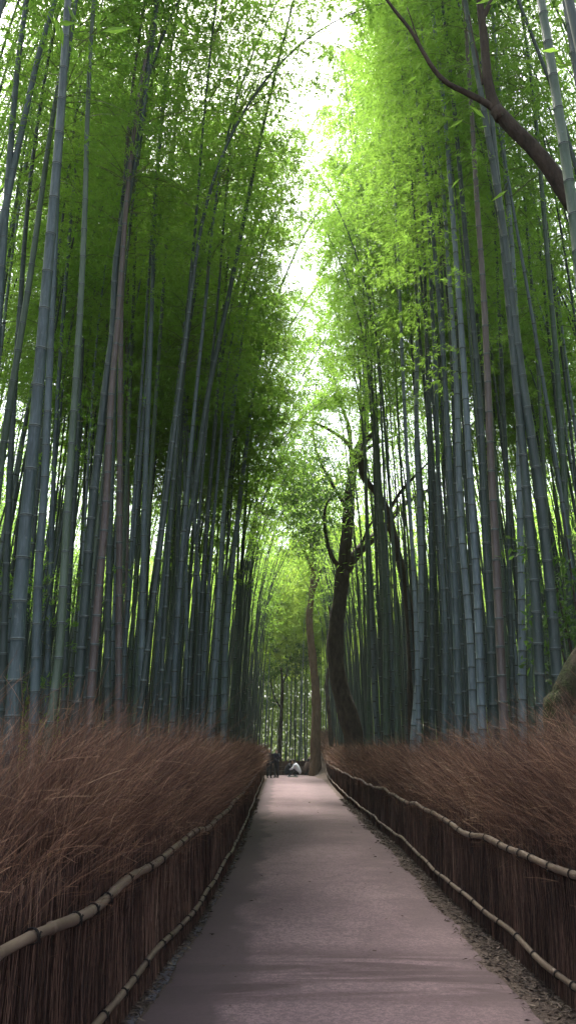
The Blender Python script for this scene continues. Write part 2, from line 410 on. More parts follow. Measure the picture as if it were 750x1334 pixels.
def rail(parent, fx, side, y0, y1, z, rad, wob, seed, ripple):
    """a rail of lashed bamboo poles with its nodes; each cord tie a sub-part"""
    rs = random.Random(seed); n = int((y1 - y0) / .05)
    Y = np.linspace(y0, y1, n)
    sm = lambda f, p: np.sin(Y * f + p)
    dx = ripple * (.5 * sm(.9, seed) + .35 * sm(2.1, seed * 2) + .2 * sm(3.7, seed * 3))
    dz = wob * (.5 * sm(1.15, seed + 2) + .35 * sm(2.6, seed * 1.7) + .2 * sm(4.2, seed))
    X = fx(Y) - side * (rad + .012 + .006) + dx * .6
    gzz = np.array([float(gz(fx(y) + side, y)) if side > 0 and y > 45 else 0 for y in Y])
    P = np.stack([X, Y, z + dz + gzz], -1)
    s = np.linalg.norm(np.diff(P, axis=0, prepend=P[:1]), axis=1).cumsum()
    rr = np.full(n, rad); g = Geo()
    # nodes
    nodes = []; d = .1
    while d < s[-1]: nodes.append(d); d += rs.uniform(.21, .33)
    pts = []; ra = []
    for i in range(len(nodes) - 1):
        a, b = nodes[i], nodes[i + 1]
        f = rad * (1 + rs.uniform(-.10, .08))
        for u, m in ((0, 1.09), (.04, 1.06), (.10, .97), (.5, .98), (.9, .99), (.965, 1.03)):
            d = a + (b - a) * u; pts.append([np.interp(d, s, P[:, j]) for j in range(3)]); ra.append(f * m)
    g = Geo(); tube(g, pts, ra, 10, r=.5)
    o = link('rail', g.mesh('rail', M['rail'], True), parent)
    d = rs.uniform(.1, .4); ties = 0
    while d < s[-1] and ties < 90:
        p = np.array([np.interp(d, s, P[:, j]) for j in range(3)]); t = np.array([np.interp(d + .05, s, P[:, j]) for j in range(3)]) - p
        t /= np.linalg.norm(t); a = np.cross(t, [0, 0, 1]); a /= np.linalg.norm(a); b = np.cross(a, t)
        g = Geo(); ph = np.linspace(0, 4 * np.pi, 26)
        R_ = rad * 1.16 + .002
        ring = p + R_ * (np.cos(ph)[:, None] * a + np.sin(ph)[:, None] * b) + t * ((ph - 2 * np.pi) / 6.28 * .012)[:, None]
        tube(g, ring, .0038, 5)
        kn = p + a * (-side * R_ if (a[0] * -side) > 0 else side * R_)
        tube(g, [kn + b * .0, kn + b * .018 + t * .016, kn + b * .012 + t * .034], [.005, .004, .002], 5)
        tube(g, [kn + b * .0, kn - b * .014 + t * .012, kn - b * .034 + t * .014], [.005, .004, .002], 5)
        link('cord_tie', g.mesh('cord_tie', M['tie']), o); ties += 1
        d += rs.uniform(.24, .62) if d < 8 else rs.uniform(.4, 1.0)
    return o

def fence(name, fx, side, y0, y1, label, seeds):
    root = empty(name, (0, 0, 0)); tag(root, label, 'brush fence')
    up, lo = strands(fx, side, y0, y1)
    link('brush_top', up.mesh('brush_top', M['brush']), root)
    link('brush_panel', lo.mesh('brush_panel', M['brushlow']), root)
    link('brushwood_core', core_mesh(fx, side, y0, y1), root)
    rail(root, fx, side, y0, y1 - 2, .88, .028, .04, seeds[0], .022)
    rail(root, fx, side, y0, y1 - 2, .20, .023, .03, seeds[1], .022)
fence('brush_fence', XL, -1, 1.0, 50, 'long reddish brown brushwood fence with two bamboo rails along the left side of the path', (3, 5))
fence('brush_fence', XR, 1, 1.0, 61, 'long brushwood fence with two bamboo rails along the right side of the path', (11, 8))

# low fence across the far end of the path
def end_fence():
    root = empty('brush_fence', (0, 57.4, 0)); tag(root, 'low dark brushwood fence across the far end of the path behind the crouching people', 'brush fence')
    g = Geo(); n = 7000; X = rng.uniform(-1.4, 2.9, n); k = 4; t = np.linspace(0, 1, k)[None]
    hh = rng.uniform(.45, .95, n)
    P = np.stack([X[:, None] + rng.normal(0, .1, (n, 1)) * t, 57.4 + rng.uniform(-.1, .25, n)[:, None] - .1 * t, hh[:, None] * t], -1)
    v, q, r = ribbons(P, np.full((n, k), .016), rng.random(n)); v[:, 1] -= 57.4; g.add(v, q, None, r)
    link('brush_panel', g.mesh('brush_panel', M['brushlow']), root)
    g = Geo()
    for a, b in ((.0, .03),):
        vv = []
        for x in np.arange(-1.4, 3, .2): vv += [(x, .12, 0), (x, .10, .62 + random.uniform(-.05, .05)), (x, .25, .62), (x, .27, 0)]
        m = len(vv) // 4; qq = [(i * 4 + j, i * 4 + 4 + j, i * 4 + 5 + j, i * 4 + 1 + j) for i in range(m - 1) for j in range(3)]
        g.add(vv, qq)
    link('brushwood_core', g.mesh('brushwood_core', M['core']), root)
    for z in (.25, .55):
        g = Geo(); xx = np.linspace(-1.4, 2.9, 30)
        tube(g, np.stack([xx, np.full(30, -.15), z + .02 * np.sin(xx * 3)], -1), .035, 8)
        link('rail', g.mesh('rail', M['rail'], True), root)
end_fence()

# ------------------------------------------------------------------ bamboo
CROWN_L = 8.5
def crown_axis(s, bow):      # s 0..1 -> local offset, bows towards +x
    return np.stack([bow * s ** 2.0, np.zeros_like(s), CROWN_L * (s - .035 * bow * s ** 3)], -1)

def make_foliage(seed, bow, nbr, ncl, L, w, spread, mat, name='foliage'):
    """leafy sprays round the upper part of a culm, in feathery drooping tiers; returns (foliage mesh, branch mesh)"""
    global rng
    keep = rng; rng = np.random.default_rng(seed)
    s = np.sort(rng.beta(1.25, 1.0, nbr)) * .99 + .0
    o = crown_axis(s, bow)
    prof = spread * (.55 + 1.0 * np.sin(np.pi * np.clip(.18 + s * .82, 0, 1)) ** .8) * (1 - .25 * s)
    az = rng.random(nbr) * 6.283; bl = prof * rng.uniform(.55, 1.15, nbr)
    hd = np.stack([np.cos(az), np.sin(az), np.zeros(nbr)], -1)
    k = 6; t = np.linspace(0, 1, k)[None, :, None]
    rise = rng.uniform(.35, .8, nbr)[:, None, None]
    P = o[:, None] + hd[:, None] * bl[:, None, None] * t + np.array([0, 0, 1.]) * bl[:, None, None] * (rise * t - (rise + .05 + .3 * rng.random((nbr, 1, 1))) * t ** 2 * .9)
    g = Geo(); v, q, r = ribbons(P, np.broadcast_to(.016 * (1.1 - t[..., 0]), (nbr, k)), rng.random(nbr)); g.add(v, q, None, r)
    br = g.mesh('branches', M['twig'])
    # leaf clusters
    N = nbr * ncl; bi = np.repeat(np.arange(nbr), ncl); u = .18 + .85 * rng.random(N) ** .8
    ix = np.clip(u, 0, .999) * (k - 1); i0 = ix.astype(int); fr = (ix - i0)[:, None]
    c = P[bi, i0] * (1 - fr) + P[bi, i0 + 1] * fr
    lat = unit(np.cross(hd[bi], [0, 0, 1.]))
    sd = rng.normal(size=(N, 1)); c = c + lat * sd * (bl[bi] * .20)[:, None] * (1.2 - u[:, None]) + rng.normal(size=(N, 3)) * np.array([.07, .07, .05])
    c[:, 2] -= np.abs(sd[:, 0]) * .06
    cd_ = unit(hd[bi] + lat * sd * .9 + np.array([0, 0, -.35]) + rng.normal(size=(N, 3)) * .35)
    K = 5; o = np.repeat(c, K, 0) + rng.normal(size=(N * K, 3)) * L * .18
    d = np.repeat(cd_, K, 0) + rng.normal(size=(N * K, 3)) * .55 + np.array([0, 0, -.15])
    bright = np.clip(rng.normal(.5, .18, nbr)[bi] + rng.normal(size=N) * .12, 0, 1)
    r = np.clip(np.repeat(bright, K) + rng.normal(size=N * K) * .1, 0, 1)
    v, q, r = leaves(o, d, L * rng.uniform(.7, 1.25, N * K), w * rng.uniform(.8, 1.2, N * K), r)
    me = mesh_np(name, v, q, mat, r)
    rng = keep
    return me, br

FOL = {}
BOWS = [.4, 1.0, 1.7, 2.6, 3.4]
for i, b in enumerate(BOWS):
    FOL['near', i] = make_foliage(100 + i, b, 84, 23, .10, .019, 1.35, M['leaf'])
    FOL['near', i + 5] = make_foliage(200 + i, b, 60, 22, .10, .019, 1.2, M['leaf'])
    FOL['mid', i] = make_foliage(300 + i, b, 84, 20, .135, .026, 1.5, M['leaf'])
    FOL['far', i] = make_foliage(400 + i, b, 80, 13, .27, .058, 1.6, M['leaf_lit'])

def culm_geo(g, pts, r0, r1, sides, seed, spacing=1.0, mats=True, r=None, fine=True):
    """bamboo culm: swollen joints with a pale ring above and a dark scar"""
    rs = random.Random(seed); pts = np.asarray(pts, float)
    s = np.linalg.norm(np.diff(pts, axis=0, prepend=pts[:1]), axis=1).cumsum(); T = s[-1]
    d = rs.uniform(.05, .25); P = []; Rr = []; mi = []
    at_ = lambda d: [np.interp(d, s, pts[:, j]) for j in range(3)]
    rad = lambda d: r0 + (r1 - r0) * (d / T) ** 1.15
    P.append(at_(0)); Rr.append(rad(0)); mi.append(0)
    bl = [rs.random()]
    while d < T - .3:
        rr = rad(d)
        if fine:
            for dd, m, k in ((-.030, 1.0, 0), (-.008, 1.01, 1), (.0, 1.09, 2), (.008, 1.10, 1), (.020, .99, 0)):
                P.append(at_(d + dd)); Rr.append(rr * m); mi.append(k)
        else:
            for dd, m, k in ((-.012, 1.0, 2), (.006, 1.06, 1), (.03, 1.0, 0)):
                P.append(at_(d + dd)); Rr.append(rr * m); mi.append(k)
        h = d / T; d += spacing * (.22 + .5 * min(h * 2.2, .45)) * rs.uniform(.92, 1.08)
    P.append(at_(T)); Rr.append(r1); mi.append(0)
    n = len(P)
    rv = np.repeat([rs.random() for _ in range(n)], sides)
    base = r if r is not None else rs.random()
    rv = np.clip(.6 * base + .4 * rv, 0, 1); rv = np.concatenate([rv, [base, base]])
    tube(g, P, Rr, sides, r=rv, mi=mi)

def put_crown(root, kind, idx, loc, rotm, scale=1.0):
    f, b = FOL[kind, idx]
    for nm, me in (('foliage', f), ('branches', b)):
        o = link(nm, me, root); o.matrix_local = Matrix.Translation(loc) @ rotm @ Matrix.Scale(scale, 4)

nodes_m = lambda m: [m, M['nodepale'], M['nodedark']]
front_xy = []
front_list = []
def front(px, w, mat, side, label=None, dia=.125, crown=1, Y=None, H=None, fol=True, spacing=1.0):
    """a culm measured in the photo: px lists points up its length, w its width there at the base"""
    Z = dia * FPX / w
    d0 = ray(*px[0])
    Yp = Z * d0.y / d0.dot(FW)
    if Y is not None: Yp = Y
    for _ in range(60):          # keep it behind its fence
        p = at(px[0][0], px[0][1], Yp)
        lim = (XL(Yp) - .62) if side < 0 else (XR(Yp) + .62)
        if (side < 0 and p.x > lim) or (side > 0 and p.x < lim): Yp *= 1.03
        else: break
    Zc = (at(*px[0], Yp) - CAM).dot(FW); dia = w * Zc / FPX
    dia = min(max(dia, .06), .17)
    pts = [np.array(at(x, y, Yp)) for x, y in px]
    t0 = pts[1] - pts[0]; t0 /= t0[2]
    g0 = float(gz(pts[0][0], Yp))
    base = pts[0] - t0 * (pts[0][2] - g0) * np.array([.8, 1, 1]); base[2] = g0 - .05
    if base[0] * side < abs(XL(Yp) if side < 0 else XR(Yp)) + .5: base[0] = side * (abs(XL(Yp) if side < 0 else XR(Yp)) + .5)
    line = [base] + pts
    te = pts[-1] - pts[-2]; te /= np.linalg.norm(te)
    zmin = (9.0 if side < 0 else 11.5) if H is None else H - 8
    if line[-1][2] < zmin: line.append(line[-1] + te * (zmin - line[-1][2]) / te[2])
    line = spline(line, 40)
    te = line[-1] - line[-2]; te /= np.linalg.norm(te)
    # crown axis
    M3 = Vector((0, 0, 1)).rotation_difference(Vector(te)).to_matrix().to_4x4()
    if side > 0: M3 = M3 @ Matrix.Rotation(math.pi, 4, 'Z')
    M3 = M3 @ Matrix.Rotation(random.uniform(-.5, .5), 4, 'Z')
    s = np.linspace(0, 1, 24)[1:]; ax = crown_axis(s, BOWS[crown])
    axw = np.array([M3 @ Vector(a) for a in ax]) + line[-1]
    full = np.vstack([line, axw]); off = base.copy(); off[2] = g0
    root = empty('bamboo', off)
    g = Geo(); culm_geo(g, full - off, dia / 2 * 1.06, .012, 16, random.random(), spacing)
    link('culm', g.mesh('culm', nodes_m(M[mat]), True), root)
    put_crown(root, 'near', crown + random.choice((0, 5)), Vector(line[-1] - off), M3)
    front_xy.append((base[0], base[1]))
    front_list.append((px[0][0], root, mat, side, label, full))
    return root

A = -1; B = 1
front([(17, 930), (30, 729), (45, 565), (63, 346), (78, 170), (89, 0)], 20, 'blue', A, 'thick blue-grey bamboo with pale rings, fully visible down the left side of the photo', .14, 0)
front([(45, 930), (51, 740), (58, 640), (64, 500)], 13, 'blue', A, None, .11, 1)
front([(-28, 900), (-10, 560), (0, 390), (10, 250), (22, 100), (35, 0)], 14, 'blue', A, 'grey bamboo leaning right out of the left edge, left of the crossing one', .12, 0)
front([(-45, 900), (-15, 400), (12, 250), (30, 165), (50, 75), (72, 0)], 14, 'blue', A, 'grey bamboo in the top left corner crossing behind a steeper one', .12, 1)
front([(-20, 800), (5, 580), (38, 371), (62, 200)], 12, 'green', A, None, .11, 1)
front([(66, 940), (77, 857), (84, 742), (91, 619), (102, 453), (110, 300), (114, 160)], 12, 'green', A, 'slim green bamboo standing straight just right of the thick blue-grey one', .10, 1)
front([(97, 950), (104, 882), (116, 716), (122, 652), (138, 504), (148, 427), (153, 330), (180, 190), (205, 0)], 14, 'dark', A, 'tall dark pale-ringed bamboo left of the reddish pair, leaning right to the top', .13, 0)
front([(117, 970), (118, 920), (127, 793), (138, 665), (145, 517), (153, 430), (158, 360)], 12, 'brown', A, 'brownish bamboo in front of the dark leaning one, left of the reddish pair', .11, 1, spacing=.85)
front([(154, 960), (155, 860), (156, 640), (157, 500), (158, 420)], 10, 'brown', A, 'left and thicker of the upright reddish brown pair of bamboos', .10, 1, spacing=.85)
front([(163, 955), (164, 820), (167, 640), (165, 480)], 6, 'brown', A, 'right and thinner of the upright reddish brown pair of bamboos', .09, 1, spacing=.85)
front([(178, 960), (195, 818), (208, 704), (215, 640), (232, 500), (241, 420)], 7, 'pale', A, 'pale bluish bamboo leaning right, first pale one right of the reddish pair', .10, 2)
front([(199, 972), (208, 818), (217, 724), (225, 640), (236, 520)], 8, 'blue', A, None, .11, 1)
front([(210, 972), (218, 895), (231, 793), (244, 691), (254, 640), (270, 520), (297, 390), (325, 250)], 10, 'dark', A, 'dark bamboo leaning strongly right through the middle of the left grove', .12, 0)
front([(243, 972), (243, 767), (241, 640), (240, 520)], 6, 'pale', A, 'upright light blue bamboo in the middle of the left grove', .10, 2)
front([(264, 972), (262, 818), (257, 729), (252, 653), (243, 540)], 6, 'pale', A, 'pale bamboo that leans left against its neighbours in the left grove', .10, 1)
front([(272, 972), (280, 857), (285, 767), (291, 665), (296, 620), (308, 500)], 6, 'pale', A, None, .10, 2)
front([(291, 972), (294, 844), (301, 755), (309, 678), (315, 630), (326, 540)], 9, 'pale', A, 'widest light blue bamboo at the right end of the left grove', .12, 2)
front([(253, 972), (258, 860), (268, 700), (276, 600)], 7, 'blue', A, None, .11, 2)
front([(302, 972), (307, 850), (316, 720), (322, 620)], 7, 'dark', A, None, .12, 3)
front([(316, 972), (320, 850), (329, 720), (336, 620)], 6, 'dark', A, None, .12, 3)
front([(228, 972), (230, 800), (232, 700), (236, 560)], 8, 'dark', A, None, .12, 2)
front([(183, 960), (186, 800), (189, 640), (196, 460), (200, 330)], 9, 'blue', A, None, .10, 1)
front([(140, 960), (141, 800), (145, 640), (150, 480)], 10, 'dark', A, None, .11, 1)
front([(82, 950), (88, 800), (100, 600), (108, 440)], 9, 'dark', A, None, .11, 1)
front([(2, 930), (8, 760), (16, 560), (28, 380)], 11, 'dark', A, None, .11, 1)
front([(60, 950), (66, 760), (73, 560), (85, 380), (95, 260)], 8, 'blue', A, None, .10, 1)
front([(170, 500), (176, 330), (180, 200)], 6, 'green', A, None, .09, 1, Y=15)
front([(208, 450), (222, 250), (232, 120)], 6, 'green', A, None, .09, 1, Y=14)

front([(537, 979), (542, 915), (547, 857), (548, 781), (547, 680), (543, 600), (542, 500), (547, 350), (550, 260)], 9, 'pale', B, 'pale bamboo with a kinked foot rising from the brush right of the dark tree', .12, 1)
front([(545, 950), (541, 800), (532, 640), (525, 500), (519, 350), (514, 245)], 6.5, 'pale', B, 'slender pale bamboo just left of the kinked one, leaning left to the top', .10, 1)
front([(503, 978), (501, 780), (496, 680), (488, 560)], 8, 'green', B, 'teal bamboo crossing in front of the big low branch of the dark tree', .12, 2)
front([(517, 975), (515, 800), (510, 680), (504, 600)], 6, 'green', B, None, .11, 2)
front([(578, 970), (580, 844), (576, 742), (571, 640), (566, 460), (561, 380), (555, 210)], 8, 'blue', B, None, .11, 1)
front([(598, 970), (593, 793), (586, 640), (578, 480), (566, 330), (555, 230)], 10, 'blue', B, None, .12, 0)
front([(617, 955), (611, 818), (602, 716), (598, 640), (594, 500), (586, 380)], 10, 'pale', B, 'bluish bamboo in the middle of the right grove, brightest of its row', .12, 1)
front([(628, 950), (621, 767), (613, 640), (603, 470), (590, 290), (578, 140), (566, 40)], 11, 'pale', B, 'tall pale bamboo of the right grove reaching the top below the thin bough', .12, 0)
front([(643, 945), (639, 818), (633, 716), (629, 640), (624, 520), (612, 380)], 12, 'dark', B, None, .13, 0)
front([(656, 945), (650, 818), (644, 691), (639, 606), (634, 478), (629, 376), (622, 280), (614, 150)], 12, 'brown', B, 'grey-brown bamboo in the right grove, left of the single light culm', .12, 0)
front([(680, 941), (679, 793), (676, 640), (675, 517), (668, 350), (655, 190), (640, 0)], 10, 'pale', B, 'single light bamboo standing straight beside the yellow-green slit in the right grove', .11, 0)
front([(705, 941), (698, 793), (685, 640), (672, 500)], 14, 'dark', B, None, .13, 0)
front([(728, 915), (716, 767), (703, 640), (693, 580), (675, 460), (655, 300), (635, 175), (605, 0)], 15, 'dark', B, 'thickest dark bamboo of the right grove, leaning left up to the top', .14, 0)
front([(775, 560), (750, 310), (735, 200), (720, 100), (704, 0)], 18, 'green', B, 'thick green bamboo in the top right corner in front of the heavy bough', .13, 0, Y=7.0, H=22)
front([(800, 400), (770, 200), (752, 100), (736, 0)], 15, 'dark', B, 'dark bamboo cut by the right edge of the photo in its top corner', .12, 0, Y=7.6, H=22)
front([(562, 970), (562, 800), (560, 640), (556, 480)], 8, 'dark', B, None, .11, 1)
front([(588, 970), (586, 800), (584, 640), (580, 520)], 7, 'blue', B, None, .10, 1)
front([(608, 960), (604, 800), (600, 640), (596, 460)], 7, 'dark', B, None, .11, 1)
front([(668, 945), (664, 800), (660, 640), (652, 460)], 8, 'dark', B, None, .11, 1)
front([(692, 940), (688, 790), (682, 600), (670, 420)], 8, 'green', B, None, .10, 1)
front([(745, 900), (738, 700), (728, 520), (712, 330)], 10, 'green', B, None, .11, 1, Y=11)
front([(720, 900), (712, 700), (700, 480), (686, 300)], 7, 'green', B, None, .10, 1, Y=14)
front([(480, 975), (480, 850), (478, 740)], 6, 'green', B, None, .12, 2)
front([(600, 640), (590, 480), (575, 300)], 8, 'green', B, None, .10, 1, Y=17)

ORD = ['first', 'second', 'third', 'fourth', 'fifth', 'sixth', 'seventh', 'eighth', 'ninth', 'tenth', 'eleventh', 'twelfth', 'thirteenth', 'fourteenth', 'fifteenth', 'sixteenth', 'seventeenth', 'eighteenth', 'nineteenth', 'twentieth']
MATW = {'blue': 'blue-grey', 'green': 'green', 'dark': 'dark', 'brown': 'brown', 'pale': 'pale'}
for side in (-1, 1):
    L_ = sorted([f for f in front_list if f[3] == side], key=lambda f: f[0])
    cnt = {}
    for f in L_:
        cnt.setdefault(f[2], 0)
        if f[4]: lab = f[4]
        else:
            lab = 'plain %s bamboo, %s of its colour from the left in the %s front row' % (MATW[f[2]], ORD[cnt[f[2]]], 'left' if side < 0 else 'right')
            cnt[f[2]] += 1
        tag(f[1], lab, 'bamboo', 'tall bamboo lining the path')

# shared culm meshes
CULM = {}
for ri, r0 in enumerate((.034, .044, .055)):
    for bi, bow in enumerate(BOWS):
        for mat in ('blue', 'green', 'dark', 'pale'):
            rs = random.Random(ri * 31 + bi * 7 + len(mat))
            low = 9.3; k = rs.uniform(-.15, .15)
            zz = np.linspace(-.05, low, 14)
            line = np.stack([k * np.sin(zz / low * 3.14), .1 * np.sin(zz / low * 3.0 + bi), zz], -1)
            s = np.linspace(0, 1, 18)[1:]
            full = np.vstack([line, crown_axis(s, bow) + line[-1]])
            g = Geo(); culm_geo(g, full, r0 * 1.05, .010, 9, ri * 10 + bi, 1.0, fine=False)
            CULM[ri, bi, mat] = (g.mesh('culm', nodes_m(M[mat]), True), Vector(line[-1]))

# scatter the rest of the grove
ARCH = [(-2.0, 10.6, -1), (-2.2, 56.5, -1), (-1.9, 58.6, -1), (-2.1, 60.6, -1), (3.9, 58.0, 1), (-3.2, 55.0, -1)]     # these arch right over the path; far ones added to shade its end
occ = list(front_xy)
def free(x, y, dmin):
    for a, b in occ:
        if abs(a - x) < dmin and abs(b - y) < dmin and (a - x) ** 2 + (b - y) ** 2 < dmin ** 2: return False
    return True
TREES_XY = [(3.3, 34), (4.6, 28), (2.4, 55), (0.0, 66)]
cand = list(ARCH); occ += [(a[0], a[1]) for a in ARCH]
for side in (-1, 1):
    tries = 0; made = 0
    while made < 950 and tries < 60000:
        tries += 1
        y = random.uniform(1.5, 64) if random.random() < .8 else random.uniform(8, 40)
        fx = float(XL(y)) if side < 0 else float(XR(y))
        dd = .65 + 22 * random.random() ** 1.3
        x = fx + side * dd
        if (x ** 2 + y ** 2) < 16: continue
        if abs(x) / max(y, .1) < .5 and y < 10 and dd < 5: continue      # keeps to the measured front row here
        if not free(x, y, .42): continue
        if any((x - a) ** 2 + (y - b) ** 2 < .7 for a, b in TREES_XY): continue
        occ.append((x, y)); cand.append((x, y, side)); made += 1
far_c = []
tries = 0
while len(far_c) < 230 and tries < 20000:
    tries += 1
    x = random.uniform(-16, 18); y = random.uniform(61, 92)
    if not free(x, y, .6): continue
    if any((x - a) ** 2 + (y - b) ** 2 < .7 for a, b in TREES_XY): continue
    occ.append((x, y)); far_c.append((x, y, 0))

# in view and largest first: the nearest ones inside the frame
def inview(x, y):
    best = False
    for z in (1.9, 4, 7, 10):
        p = Vector((x, y, z)) - CAM; Zc = p.dot(FW)
        if Zc > .1 and abs(p.dot(RT) / Zc) < .40 and -.68 < p.dot(UP) / Zc < .66: best = True
    return best
N_IND = 300 - len(front_list)
vis = sorted([c for c in cand if inview(c[0], c[1])], key=lambda c: c[0] ** 2 + c[1] ** 2)
n_far_ind = 40
ind = vis[:N_IND - n_far_ind]; rest = vis[N_IND - n_far_ind:] + [c for c in cand if not inview(c[0], c[1])]
far_c.sort(key=lambda c: c[1] + abs(c[0] - 1) * 2)
ind += far_c[:n_far_ind]; rest += far_c[n_far_ind:]

def region(x, y, side):
    if side == 0: return 'sunlit thin bamboo in the bright clearing beyond the end of the path', 'bamboo beyond the end of the path'
    s = 'left' if side < 0 else 'right'
    dd = abs(x - (XL(y) if side < 0 else XR(y)))
    if y < 14: d = 'near the camera'
    elif y < 28: d = 'halfway along the path'
    else: d = 'by the path end'
    row = 'close behind its fence' if dd < 2.5 else 'deep inside the grove'
    return 'slim bamboo in the %s grove %s, %s' % (s, d, row), 'bamboo filling the %s grove %s, %s' % (s, d, row)

def lean_for(x, y, side):
    """how much crown bow and tilt a culm has: those on the rim arch over the path, except where the canopy parts"""
    if side == 0: return random.choice((0, 1)), random.uniform(0, .05)
    dd = abs(x - (XL(y) if side < 0 else XR(y)))
    if side > 0 and 8 < y < 11 and dd < 3.5: return random.choice((2, 3, 3)), random.uniform(.0, .04)
    if side < 0 and 8 < y < 10.5 and dd < 4: return random.choice((2, 3)), random.uniform(.0, .03)
    if side < 0 and 27 < y < 42 and dd < 4.5: return random.choice((3, 4, 4)), random.uniform(.03, .07)
    gap = 8.5 < y < 25 and dd < (5.2 if side < 0 else 4)
    if side > 0 and 24 < y < 38 and dd < 5: return (random.choice((0, 1, 1)), random.uniform(-.01, .02))
    if gap: return (random.choice((0, 1, 1, 2) if side < 0 else (0, 0, 1)), random.uniform(-.02, .015) + (.025 if side < 0 and dd < 3 else 0))
    if dd < 4: return random.choice((2, 3, 3, 4)) if y > 26 else random.choice((1, 1, 2)), random.uniform(.02, .07)
    return random.choice((1, 2, 3)), random.uniform(0, .06)

def place(x, y, side):
    bi, tilt = lean_for(x, y, side)
    if (x, y, side) in ARCH: bi, tilt = 4, .07
    ri = random.choice((0, 1, 1, 2)) if y > 14 else random.choice((0, 0, 1)); mt = random.choice(('blue', 'green', 'dark', 'blue', 'pale', 'green', 'dark') if side else ('green', 'green', 'pale', 'dark'))
    me, top = CULM[ri, bi, mt]
    root = empty('bamboo', (x, y, float(gz(x, y)))); dirn = 0 if side <= 0 else math.pi
    root.rotation_euler = (random.uniform(-.04, .04), tilt, dirn + random.uniform(-.55, .55))
    hs = random.uniform(.84, 1.16) * (.80 if side < 0 and y > 22 and x > float(XL(y)) - 3.5 and random.random() < .6 else 1) * (1.12 if 24 < y < 40 else 1) * (1.34 if side > 0 and 14 < y < 36 and x < 6.5 else 1)
    if side and abs(x) > 6: hs *= random.uniform(1.0, 1.28)
    root.scale = (1, 1, hs)
    link('culm', me, root)
    kind = 'near' if y < 20 else ('mid' if y < 58 else 'far')
    idx = bi + (random.choice((0, 5)) if kind == 'near' else 0)
    f, b = FOL[kind, idx]
    for nm, m in (('foliage', f), ('branches', b)):
        o = link(nm, m, root); o.location = top
    lab, grp = region(x, y, side); tag(root, lab, 'bamboo', grp)
for c in ind: place(*c)

# the rest of the grove: culms past the first three hundred, one object per material would be many things - one mass
def thicket(items, name, label, mat, lmat, nleaf_per, L, w):
    g = Geo(); O = []; D = []; RR = []
    for x, y, side in items:
        bi, tilt = lean_for(x, y, side)
        bow = BOWS[bi] + tilt * 12; h = random.uniform(.85, 1.15) * 18; sg = 1 if side <= 0 else -1
        s = np.linspace(0, 1, 9); a = random.uniform(-.5, .5)
        dx = sg * (tilt * h * s + BOWS[bi] * np.clip((s - .45) / .55, 0, 1) ** 2)
        z0 = float(gz(x, y))
        line = np.stack([x + dx * math.cos(a), y + dx * math.sin(a) + .2 * np.sin(s * 3), z0 + h * s - .05], -1)
        tube(g, line, np.linspace(random.uniform(.04, .062), .01, 9), 7, r=random.random(), cap=False)
        n = nleaf_per; nb = 46
        sb = .52 + .48 * rng.beta(1.25, 1, nb); ax = np.stack([np.interp(sb, s, line[:, j]) for j in range(3)], -1)
        az = rng.random(nb) * 6.283; bl = rng.uniform(.7, 2.2, nb) * (1.15 - .35 * sb)
        bidx = rng.integers(0, nb, n); u = .2 + .8 * rng.random(n)
        hd = np.stack([np.cos(az), np.sin(az)], -1)[bidx]
        p = ax[bidx].copy(); p[:, :2] += hd * (bl[bidx] * u)[:, None]; p[:, 2] += bl[bidx] * (.45 * u - .75 * u * u)
        p += rng.normal(size=p.shape) * .16
        O.append(p); d = np.concatenate([hd, np.full((n, 1), -.4)], 1) + rng.normal(size=(n, 3)) * .6; D.append(d)
        RR.append(np.clip(rng.normal(.5, .2, nb)[bidx] + rng.normal(size=n) * .1, 0, 1))
    O = np.concatenate(O); D = np.concatenate(D); RR = np.concatenate(RR); n = len(O)
    root = empty(name); tag(root, label, 'bamboo thicket', kind='stuff')
    o = link('culms', g.mesh('culms', M[mat], True), root); o['kind'] = 'stuff'
    v, q, r = leaves(O, D, L * rng.uniform(.7, 1.3, n), w * rng.uniform(.8, 1.2, n), RR)
    o = link('foliage', mesh_np('foliage', v, q, M[lmat], r), root); o['kind'] = 'stuff'
thicket([c for c in rest if c[2] < 0], 'bamboo_thicket', 'dense mass of bamboo in the depth of the left grove', 'dark', 'leaf', 135, .24, .05)
thicket([c for c in rest if c[2] > 0], 'bamboo_thicket', 'dense mass of bamboo in the depth of the right grove', 'dark', 'leaf', 135, .24, .05)
thicket([c for c in rest if c[2] == 0], 'bamboo_thicket', 'pale mass of bamboo far beyond the end of the path', 'green', 'leaf_lit', 700, .30, .065)

# woods closing the view behind the groves
def woods():
    n = 1150000; u = rng.random(n)
    side = rng.choice(5, n, p=(.31, .31, .38, 0, 0))
    X = np.select([side == 0, side == 1, side >= 2], [rng.uniform(-34, -24, n), rng.uniform(24, 34, n), rng.uniform(-34, 34, n)])
    Y = np.where(side < 2, rng.uniform(-6, 100, n), rng.uniform(94, 112, n))
    Z = 25 * rng.random(n) ** .8
    clump = np.sin(X * .9 + 3 * np.sin(Y * .35)) + np.sin(Y * .8 + Z * .7) + np.sin(Z * 1.1 + X * .5)
    k = (clump > -.7) | (Z < 22); O = np.stack([X, Y, Z], -1)[k]; m = len(O)
    back = (side[k] >= 2)
    for sel, mt, lab in ((~back, 'tleaf', 'dark green woods standing behind both bamboo groves'), (back, 'leaf_lit', 'bright green woods closing the view beyond the path end')):
        O2 = O[sel]; m2 = len(O2)
        v, q, r = leaves(O2, rng.normal(size=(m2, 3)) + np.array([0, 0, -.4]), rng.uniform(.32, .52, m2), rng.uniform(.12, .20, m2), rng.random(m2))
        tag(link('woods', mesh_np('woods', v, q, M[mt], r)), lab, 'woods', kind='stuff')
woods()

